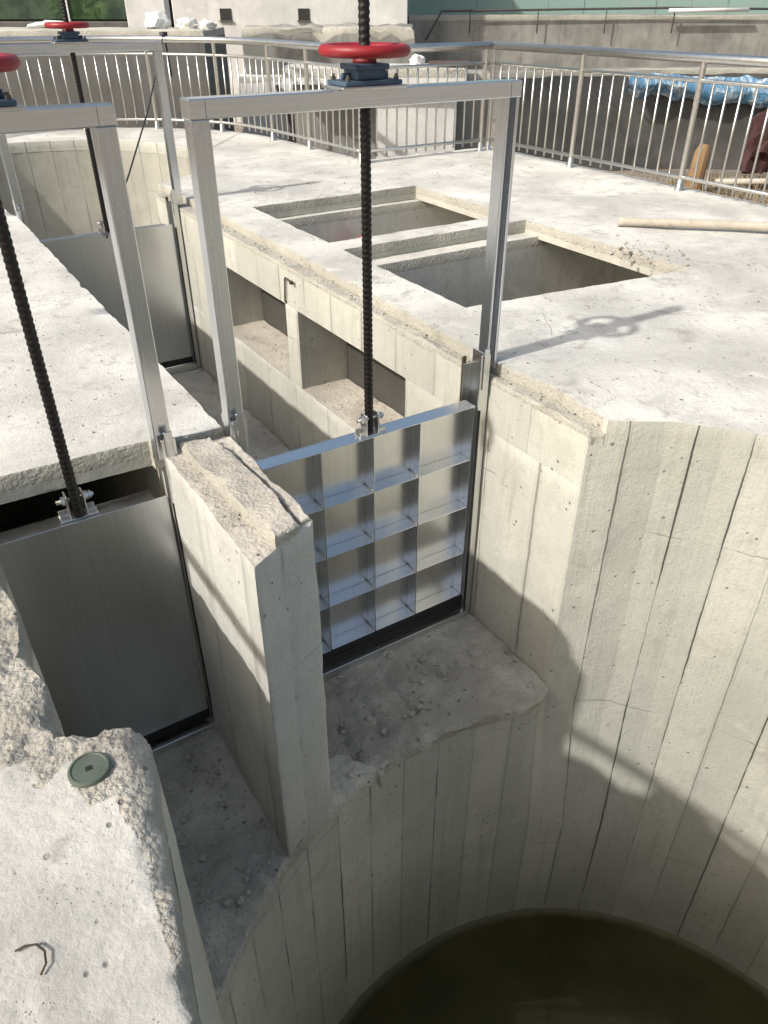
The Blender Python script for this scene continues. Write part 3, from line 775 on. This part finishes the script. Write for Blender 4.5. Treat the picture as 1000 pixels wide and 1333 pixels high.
# ------------------------------------------------------------------ railings
def railing(label, path, posts, nb, hand=1.17, skip_end=False):
    t = empty('railing', (path[0][0], path[0][1], 0), label, 'railing', 'stainless railings round the deck')
    P = [Vector((x, y, 0)) for x, y in path]
    def smooth(pts):
        if len(pts) < 3: return pts
        out = []
        for i in range(len(pts) - 1):
            p0, p1, p2, p3 = pts[max(i - 1, 0)], pts[i], pts[i + 1], pts[min(i + 2, len(pts) - 1)]
            for q in range(5):
                u = q / 5; out.append(.5 * ((2 * p1) + (p2 - p0) * u + (2 * p0 - 5 * p1 + 4 * p2 - p3) * u * u + (3 * p1 - p0 - 3 * p2 + p3) * u ** 3))
        out.append(pts[-1]); return out
    S = smooth(P)
    def lift(z): return [p + Vector((0, 0, z)) for p in S]
    MB().ring_tube(lift(hand), .043, 16).build('top_rail', 'rail', t)
    MB().ring_tube(lift(.985), .019, 10).build('mid_rail', 'rail', t)
    MB().ring_tube(lift(.125), .019, 10).build('bottom_rail', 'rail', t)
    L = [0]
    for a, b_ in zip(S, S[1:]): L.append(L[-1] + (b_ - a).length)
    def at(d):
        for i in range(len(S) - 1):
            if L[i + 1] >= d: return S[i].lerp(S[i + 1], (d - L[i]) / max(1e-6, L[i + 1] - L[i]))
        return S[-1]
    for i, f in enumerate(posts):
        p = at(f * L[-1])
        b = MB(); b.ring_tube([p + Vector((0, 0, .02)), p + Vector((0, 0, hand - .03))], .027, 14)
        b.lathe(p, [(.02, -.01), (.045, -.01), (.045, .015), (.034, .03), (.034, .09), (.028, .10), (.02, .10)], 14)
        b.build('post', 'rail', t, angle=40)
        if i + 1 < len(posts):
            f2 = posts[i + 1]
            n = max(1, int(round((f2 - f) * L[-1] / nb)))
            for q in range(1, n):
                p = at((f + (f2 - f) * q / n) * L[-1])
                MB().ring_tube([p + Vector((0, 0, .06 if True else 0)), p + Vector((0, 0, .985))], .0115, 8, cap=True).build('baluster', 'rail', t)
    return t
railing('long stainless railing along the right edge of the deck', [(7.03, 8.56), (7.03, 1.2)], [0.005, .043 + .17, .428, .642, .856, .995], .158)
railing('short stainless railing across the back of the deck behind the pits', [(5.12, 8.52), (6.97, 8.52)], [.02, .96], .15)
railing('curved stainless railing sweeping round the far tank', FP, [.004, .145, .26, .40, .53, .655, .80, .99], .15)
# site handrail on the near side: its long shadow falls on the pier and in the basin
t = empty('handrail', (-1.12, 2.8, 0), 'plain tube handrail at the back of the near left wall', 'handrail')
MB().ring_tube([(-1.14, -1.1, 1.12), (-1.14, 2.85, 1.12)], .036, 14).build('top_rail', 'rail', t)
for yy in (-1.0, 2.8): MB().ring_tube([(-1.14, yy, -.01), (-1.14, yy, 1.10)], .026, 12).build('post', 'rail', t)

# ------------------------------------------------------------------ small things
# capped disc set in the near wall
d = empty('metal_cap', (.03, 1.425, .0), 'round grey-green metal cap with a square hole on the near wall', 'cap')
zc = .012
b = MB(); b.lathe((.028, 1.425, zc - .02), [(.01, 0), (.052, 0), (.052, .014), (.049, .019), (.044, .0195), (.042, .0165), (.010, .0165)], 40); b.build('cap_plate', 'disc', d, angle=35)
b = MB(); b.box(.0195, .0365, 1.4175, 1.4325, zc - .006, zc - .0028); b.build('key_hole', 'rubber', d)
b = MB(); b.lathe((.028, 1.425, zc - .03), [(.01, 0), (.0585, 0), (.0585, .014), (.053, .0145)], 36); b.build('rim', 'dsteel', d)
# wire loop lying on the near wall
b = MB(); b.ring_tube([(-.214, 1.057, .006), (-.195, 1.055, .010), (-.175, 1.045, .012), (-.163, 1.022, .012), (-.166, .997, .010), (-.180, .982, .006)], .0024, 6)
o = b.build('wire', 'rust', None, (-.19, 1.02, .006)); tag(o, 'short curved rusty wire lying on the near wall', 'wire')
ms = empty('mortar_splash', (1.3, 2.25, FLOOR), 'pale splash of mortar run over the lip below the ribbed gate', 'mortar')
pl = [(1.20, 2.36), (1.27, 2.30), (1.30, 2.20), (1.36, 2.155), (1.40, wy(1.40) - .004), (1.30, wy(1.30) - .004), (1.27, 2.16), (1.20, 2.20), (1.14, 2.27), (1.08, 2.30), (1.13, 2.35)]
cast('mortar', pl, FLOOR + .014, FLOOR - .02, ('deck_side', 'deck_side', 'deck_side'), step=.02, chip=.012, topn=.012, grid=.018, seed=71, parent=ms, sidn=.012, zfun=lambda x, y: floor_z(x, y) + .006)
b = MB(); b.ring_tube([(1.35, wy(1.35) - .004, FLOOR - .005), (1.345, wy(1.345) - .004, FLOOR - .06), (1.352, wy(1.352), FLOOR - .13), (1.358, wy(1.358) + .004, FLOOR - .19)], [.026, .020, .013, .004], 10)
b.build('drip', 'deck_side', ms)
# bamboo pole on the deck
pts = []; rr = []
A_, B_ = Vector((5.34, 4.66, .045)), Vector((6.75, 3.30, .045))
for i in range(41):
    f = i / 40; p = A_.lerp(B_, f); p.z += .012 * math.sin(f * 3); pts.append(p); rr.append(.034 + .004 * f + (.004 if i % 8 == 0 else 0))
o = MB().ring_tube(pts, rr, 14).build('pole', 'pole', None, A_); tag(o, 'pale dusty pole lying on the right deck before the railing', 'pole')
# cable from the railing down to the far gate
c0, c1 = Vector((3.6, 13.12, 1.22)), Vector((1.60, 7.60, -.22))
c0 = Vector((3.25, 9.05, 1.30))
b = MB()
cp = [Vector((4.25, 12.66, 1.24)), Vector((3.9, 11.9, 1.0)), Vector((3.1, 10.2, .52)), Vector((2.35, 8.75, .09)), Vector((1.75, 7.66, -.24))]
b.ring_tube(cp, .010, 8); b.ring_tube([(4.25, 12.66, 1.24), (4.28, 12.70, 1.10), (4.31, 12.72, .7)], [.02, .013, .012], 8); b.lathe((4.25, 12.66, 1.19), [(.02, -.03), (.06, -.03), (.06, .07), (.02, .07)], 10)
o = b.build('cable', 'cable', None, (1.75, 7.66, -.24)); tag(o, 'thin black cable slanting from the curved railing to the far gate', 'cable')
# bent bar sticking from the channel wall
b = MB(); b.ring_tube([(2.51, 5.38, -.37), (2.487, 5.37, -.34), (2.485, 5.34, -.16), (2.48, 5.32, -.145), (2.47, 5.20, -.15)], .007, 8); b.lathe((2.47, 5.20, -.15), [(.004, -.012), (.015, -.012), (.015, .012), (.004, .012)], 8, True, 'y')
o = b.build('bent_bar', 'rust', None, (2.5, 5.38, -.37)); tag(o, 'small bent rusty bar sticking out of the channel wall between its openings', 'bar')
# red bag in the far pit
def lump(name, c, s, mat, seed, sub=4, rough=.35, **kw):
    bm = bmesh.new(); bmesh.ops.create_icosphere(bm, subdivisions=sub, radius=1)
    for v in bm.verts:
        n = fbm(v.co.x * 1.6 + seed, v.co.y * 1.6, v.co.z * 1.6, 5)
        v.co *= 1 + rough * n
        v.co = Vector((v.co.x * s[0], v.co.y * s[1], max(-.6, v.co.z) * s[2])) + Vector(c)
    for f in bm.faces: f.smooth = True
    me = bpy.data.meshes.new(name); bm.to_mesh(me); bm.free(); me.materials.append(M[mat])
    me.set_sharp_from_angle(angle=math.radians(35))
    o = link_mesh(name, me, None, c); return o
o = lump('plastic_bag', (4.02, 6.80, -.56), (.17, .12, .16), 'redbag', 3.3, rough=.5); tag(o, 'crumpled faded red bag at the bottom of the far pit', 'bag')
o = lump('plaster_lump', (5.35, 4.0, -1.68), (.14, .14, .16), 'whitebag', 8.3); tag(o, 'white lump at the bottom of the near pit', 'lump')
# crumbs of concrete, more than anyone would count
bm = bmesh.new(); rnd = random.Random(5)
def crumb(x, y, z, s):
    if z < -1.5 and math.hypot(x - WC[0], y - WC[1]) < WR + .06: return
    r = bmesh.ops.create_icosphere(bm, subdivisions=1, radius=s)
    q = Vector((rnd.random() * 9, 0, 0))
    for v in r['verts']:
        k = v.co.copy(); v.co = Vector((k.x * rnd.uniform(.7, 1.3), k.y * rnd.uniform(.7, 1.3), k.z * rnd.uniform(.5, .9))) + Vector((x, y, z + s * .3))
for i in range(150): crumb(rnd.uniform(2.6, 6.8), rnd.uniform(2.2, 3.4) if rnd.random() < .5 else rnd.uniform(7.1, 8.3), .001, rnd.choice((.004, .005, .007, .012)))
for i in range(60): crumb(rnd.gauss(4.95, .12), rnd.gauss(3.95, .16), .001, rnd.choice((.005, .008, .012, .018)))
for i in range(70): crumb(2.53 + rnd.random() * .07, rnd.uniform(2.3, 6.8), -.062, rnd.choice((.004, .006, .010)))
for i in range(36): crumb(rnd.uniform(1.1, 2.4), rnd.uniform(2.15, 2.85), FLOOR + .004, rnd.choice((.012, .016, .024)))
for i in range(40): crumb(rnd.uniform(.25, .70), rnd.uniform(1.8, 2.85), FLOOR + .006, rnd.choice((.010, .016, .022)))
for i in range(70): crumb(rnd.uniform(1.1, 2.45), rnd.uniform(2.25, 2.85) if rnd.random() < .5 else rnd.uniform(3.1, 6.5), FLOOR + .003, rnd.choice((.005, .007, .012)))
for i in range(60): crumb(rnd.uniform(.25, .70), rnd.uniform(1.95, 2.85), FLOOR + .003, rnd.choice((.005, .008, .014)))
for i in range(16): crumb(rnd.uniform(2.53, 2.88), rnd.uniform(3.75, 6.8), -1.028, rnd.choice((.005, .007, .010)))
for i in range(90): crumb(rnd.uniform(.1, 1.0), rnd.uniform(3.1, 7.5), .001, rnd.choice((.003, .004, .006)))
for i in range(50): crumb(rnd.uniform(.74, 1.0), rnd.uniform(2.1, 2.9), .004, rnd.choice((.003, .004, .006)))
me = bpy.data.meshes.new('concrete_crumbs'); bm.to_mesh(me); bm.free(); me.materials.append(M['stone'])
o = link_mesh('concrete_crumbs', me); tag(o, 'loose crumbs of concrete scattered over deck and channel floor', 'crumbs', kind='stuff')

# ------------------------------------------------------------------ beyond the deck
F_ = Vector((.536, .844, 0)); R_ = Vector((.844, -.536, 0))
ROT = Matrix.Rotation(math.atan2(R_.y, R_.x), 4, 'Z')
def fr(s, d, z=0): return R_ * s + F_ * d + Vector((0, 0, z))
# local frame: x = along R_, y = along F_
def fbox(b, s0, s1, d0, d1, z0, z1, bev=0.0): b.box(s0, s1, d0, d1, z0, z1, bev, rot=ROT); return b
def fpoly(s0, s1, d0, d1): return [tuple(fr(s, d).xy) for s, d in ((s0, d0), (s1, d0), (s1, d1), (s0, d1))]
o = cast('block_wall', fpoly(-12, -2.83, 14.0, 15.9), 1.25, -1.3, ('deck_side', 'block', 'chip'), step=.25, chip=.03, topn=.02, grid=.3, dz=.5, seed=31, far=14, origin=fr(-6, 15, -1.2))  # lit top and shaded front painted as pale and dark concrete
tag(o, 'long grey concrete block wall behind the curved railing at left', 'wall')
# low white wall and building
o = cast('low_wall', fpoly(-2.8, .75, 16.6, 17.0), .45, -1.3, ('white_wall', 'white_wall', 'chip'), step=.25, chip=.03, topn=.02, grid=.3, dz=.5, seed=33, far=14, origin=fr(-1, 17, -1.2))
tag(o, 'low whitewashed wall in front of the white building', 'wall')
bd = empty('building', fr(-2, 25, -1.2), 'white rendered building with two small square openings', 'building')
b = MB(); fbox(b, -5.6, .62, 24, 30, -1.3, 5.5, .02); b.build('wall', 'white_wall', bd)
for s, z in ((-4.2, 1.36), (-2.13, 1.36)):
    b = MB(); fbox(b, s - .15, s + .15, 23.98, 24.2, z - .13, z + .13); f = b.build('window', 'window_dark', bd)
    b = MB(); fbox(b, s - .18, s + .18, 23.95, 23.979, z - .17, z - .135); b.build('sill', 'block', f)
o = cast('render_bank', fpoly(-3.6, .75, 22.6, 23.6), 1.12, -1.3, ('bank', 'bank', 'chip'), step=.25, chip=.12, topn=.12, grid=.25, dz=.4, sidn=.12, seed=37, far=20, origin=fr(-1.5, 23, -1.2))
tag(o, 'rough grey rubble bank against the foot of the white building', 'bank')
# green glazed building at far left
gb = empty('glazed_building', fr(-9, 25, -1.2), 'far building with window band painted with green reflections at the top left', 'building')
b = MB(); fbox(b, -18, -6.45, 24.3, 29, -1.3, 6, .02); b.build('wall', 'block', gb)
for i in range(5):
    s0 = -17 + i * 2.15
    b = MB(); fbox(b, s0, s0 + 2.05, 24.2, 24.29, 1.25, 3.6); p_ = b.build('window', 'glass', gb)
    b = MB(); fbox(b, s0 + 2.052, s0 + 2.148, 24.15, 24.29, 1.2, 3.7); b.build('frame', 'whitebag', p_)
b = MB(); fbox(b, -18, -6.5, 23.9, 24.19, .95, 1.2, .02); b.build('sill', 'block', gb)
b = MB(); fbox(b, -5.75, -4.86, 20.2, 20.6, -1.3, 4.0, .02); o = b.build('white_panel', 'white_wall', None, fr(-5.2, 20.4, -1.2)); tag(o, 'tall white wall panel beside the green glazed building', 'wall')
for i, (s, d, sz, lab) in enumerate(((-3.78, 15.0, (.19, .14, .17), 'tall pointed white sack on the grey block wall'), (-3.3, 15.1, (.17, .14, .10), 'low white sack in the middle of the grey block wall top'), (-2.95, 15.05, (.12, .12, .08), 'small white sack near the end of the grey block wall'), (-5.6, 15.1, (.30, .2, .07), 'flat white sack farthest left on the grey block wall'))):
    o = lump('sack', fr(s, d, 1.25 + .55 * sz[2]), sz, 'whitebag', 41 + i * 3.7, 3, .5); tag(o, lab, 'sack', 'white sacks on the block wall')
# ledge block behind the short railing
lb = empty('ledge_block', (6.4, 9.9, -1.2), 'white concrete block with a projecting cap behind the short railing', 'block')
cast('block_body', fpoly(-.12, 1.02, 12.05, 12.8), .66, -1.3, ('white_wall', 'white_wall', 'chip'), step=.2, chip=.02, topn=.01, grid=.3, seed=51, parent=lb, far=8)
cast('block_body', fpoly(-1.3, -.13, 12.3, 12.8), .66, -1.3, ('bank', 'bank', 'chip'), step=.2, chip=.02, topn=.01, grid=.3, seed=53, parent=lb, far=8)
cast('block_body', fpoly(1.03, 1.5, 12.35, 12.8), .80, -1.3, ('bank', 'bank', 'chip'), step=.2, chip=.02, topn=.01, grid=.3, seed=54, parent=lb, far=8)
cast('cap_slab', fpoly(-1.4, 1.10, 11.85, 12.9), .87, .68, ('deck', 'white_wall', 'chip'), step=.1, chip=.03, topn=.01, grid=.3, sidn=.01, seed=52, parent=lb, far=8)
b = MB(); fbox(b, .62, 1.18, 12.0, 12.25, .885, .94, .01); o = b.build('plank', 'wood', None, fr(.9, 12.1, .87)); tag(o, 'dark plank lying on the white ledge block', 'plank')
o = lump('sack', fr(.45, 12.1, .93), (.10, .09, .10), 'whitebag', 77, 3, .4); tag(o, 'white sack beside the plank on the ledge block', 'sack')
for i, (s0, s1, z1, w_, lab) in enumerate(((-1.95, -1.35, .62, .09, 'wide dark board leaning on the low white wall'), (-1.45, -2.05, .30, .05, 'thin dark batten leaning across the low white wall'))):
    b = MB(); b.ring_tube([fr(s0, 15.9, -1.2), fr((s0 + s1) / 2, 16.25, (z1 - 1.2) / 2 + .05), fr(s1, 16.55, z1)], [w_, w_, w_ * .8], 6, True, False)
    o = b.build('board', 'wood', None, fr(s0, 15.9, -1.2)); tag(o, lab, 'board')
# right-hand side: dark curved wall, grey bank, green sheeting
n = 24; dv = [fr(2.1 + 8.4 * i / n, 15.6 + 1.1 * math.sin(PI * i / n)) for i in range(n + 1)]
dv2 = [fr(2.1 + 8.4 * i / n, 16.0 + 1.1 * math.sin(PI * i / n)) for i in range(n, -1, -1)]
o = cast('dark_wall', [tuple(v.xy) for v in dv + dv2], .58, -1.4, ('bank', 'dark_wall', 'chip'), step=.3, chip=.03, topn=.03, grid=.4, dz=.4, seed=61, far=14, origin=fr(6, 15.6, -1.2))
tag(o, 'dark curved concrete wall seen through the right railing', 'wall')
o = cast('grey_bank', fpoly(.7, 16, 25.5, 27), 1.33, -1.4, ('bank', 'bank', 'chip'), step=.4, chip=.04, topn=.03, grid=.6, dz=.4, seed=63, far=18, origin=fr(8, 26, -1.2))
tag(o, 'long streaked grey concrete bank across the top right', 'wall')
gs = empty('green_sheeting', fr(9, 31, -1.2), 'pale green sheeting fence behind the grey bank', 'fence')
for i in range(14):
    b = MB(); fbox(b, .7 + i * 1.2, .7 + i * 1.2 + 1.19, 30.5 + (.02 if i % 2 else 0), 30.54 + (.02 if i % 2 else 0), -1.2, 5.5); b.build('panel', 'greenpanel', gs)
hr = empty('pipe_rail', fr(4, 25.6, 1.33), 'thin grey pipe rail along the top of the grey bank', 'rail')
MB().ring_tube([fr(1.15, 24.9, .75), fr(1.6, 25.3, 1.42), fr(2.2, 25.3, 1.43), fr(8, 25.3, 1.50), fr(13, 25.3, 1.45)], .028, 8).build('pipe', 'dsteel', hr)
for s in (2.4, 4.3, 6.2, 8.1): MB().ring_tube([fr(s, 25.3, .9), fr(s, 25.3, 1.44)], .018, 6).build('upright', 'dsteel', hr)
b = MB(); b.ring_tube([fr(7.9, 25.2, 1.44), fr(10.1, 25.2, 1.46)], .05, 8); o = b.build('pipe', 'whitebag', None, fr(9, 25.2, 1.4)); tag(o, 'white pipe lying on top of the grey bank', 'pipe')
# blue tarpaulin over the dark wall
bm = bmesh.new(); rows = []
for i in range(61):
    f = i / 60; s = 4.55 + 4.6 * f; row = []
    d0 = 15.6 + 1.1 * math.sin(PI * (s - 2.1) / 8.4) - .16
    for j in range(13):
        q = j / 12; top = .54 - .10 * math.sin(PI * f); h = .34 + .26 * f + .08 * noise.noise(Vector((f * 9, 0, 0)))
        bul = .16 * math.sin(PI * q)
        nn = fbm(s * 3, q * 2, 1, 4) * .05
        p = fr(s, d0 - bul + nn, top - h * q + nn); row.append(bm.verts.new(p))
    rows.append(row)
for a, b_ in zip(rows, rows[1:]):
    for j in range(12): f = bm.faces.new((a[j], b_[j], b_[j + 1], a[j + 1])); f.smooth = True
me = bpy.data.meshes.new('tarpaulin'); bm.to_mesh(me); bm.free(); me.materials.append(M['tarp'])
o = link_mesh('tarpaulin', me, None, fr(7, 15.4, .3)); tag(o, 'crumpled blue tarpaulin rolled along the dark wall', 'tarpaulin')
# debris on the low ground
bp = fr(5.45, 14.3, 0)
b = MB(); b.ring_tube([(bp.x, bp.y, -1.25), (bp.x + .02, bp.y, -.9), (bp.x + .05, bp.y, -.55), (bp.x + .09, bp.y, -.42)], [.15, .14, .13, .10], 11)
o = b.build('post', 'orange', None, (bp.x, bp.y, -1.2), angle=30); tag(o, 'weathered orange post standing in the debris beyond the right railing', 'post')
o = lump('maroon_sheet', fr(6.95, 14.9, -.55), (.50, .3, .62), 'maroon', 95, 4, .75); tag(o, 'dark maroon sheet heaped at the right picture edge', 'sheet')
b = MB(); b.ring_tube([fr(5.7, 14.0, -.95), fr(8.0, 13.8, -.9)], .05, 8); o = b.build('timber', 'pole', None, fr(6.5, 14, -1)); tag(o, 'pale timber lying in the debris beyond the right railing', 'timber')
bm = bmesh.new(); rnd = random.Random(11)
for i in range(2600):
    s = rnd.uniform(3.2, 9.5); d = rnd.uniform(11.6, 15.2); p = fr(s, d, -1.2)
    h = rnd.uniform(.08, .36); a = rnd.random() * PI; w_ = .014
    t_ = Vector((rnd.gauss(0, .5), rnd.gauss(0, .5), 1)).normalized() * h
    e = Vector((math.cos(a), math.sin(a), 0)) * w_
    bm.faces.new((bm.verts.new(p - e), bm.verts.new(p + e), bm.verts.new(p + t_)))
me = bpy.data.meshes.new('dry_weeds'); bm.to_mesh(me); bm.free(); me.materials.append(M['straw'])
o = link_mesh('dry_weeds', me); tag(o, 'dry weeds and straw on the low ground beyond the right railing', 'weeds', kind='stuff')

# ------------------------------------------------------------------ light, sky, camera
SUN = Vector((1, .022, -.855)).normalized()
el = math.asin(-SUN.z)
world = bpy.data.worlds.new('World'); scene.world = world; world.use_nodes = True
nt = world.node_tree; bg = nt.nodes['Background']
sky = nt.nodes.new('ShaderNodeTexSky'); sky.sky_type = 'NISHITA'; sky.sun_disc = False
sky.sun_elevation = el; sky.sun_rotation = math.atan2(-SUN.x, -SUN.y); sky.dust_density = 5.0; sky.air_density = 1.6; sky.ozone_density = 1.0
nt.links.new(sky.outputs[0], bg.inputs[0]); bg.inputs[1].default_value = .15
sd = bpy.data.lights.new('sun', 'SUN'); sd.energy = 4.0; sd.angle = math.radians(1.1); sd.color = (1, .96, .895)
so = bpy.data.objects.new('sun', sd); col.objects.link(so); so.location = (-20, 0, 20); so.rotation_euler = SUN.to_track_quat('-Z', 'Y').to_euler()

cam = bpy.data.cameras.new('camera'); co = bpy.data.objects.new('camera', cam); col.objects.link(co)
pt = math.atan(662 / 986); az = math.radians(57.6)
Fv = Vector((math.cos(az), math.sin(az), 0)); Rv = Vector((math.sin(az), -math.cos(az), 0))
fw = Fv * math.cos(pt) - Vector((0, 0, math.sin(pt))); up = Fv * math.sin(pt) + Vector((0, 0, math.cos(pt)))
m = Matrix((Rv, up, -fw)).transposed().to_4x4(); m.translation = (0, 0, 1.6)
co.matrix_world = m
cam.sensor_fit = 'VERTICAL'; cam.sensor_height = 24; cam.lens = 986 / 1333 * 24
cam.clip_start = .05; cam.clip_end = 2000
scene.camera = co
scene.cycles.max_bounces = 7; scene.cycles.diffuse_bounces = 4; scene.cycles.glossy_bounces = 4
scene.view_settings.view_transform = 'Standard'; scene.view_settings.look = 'None'; scene.view_settings.exposure = 0
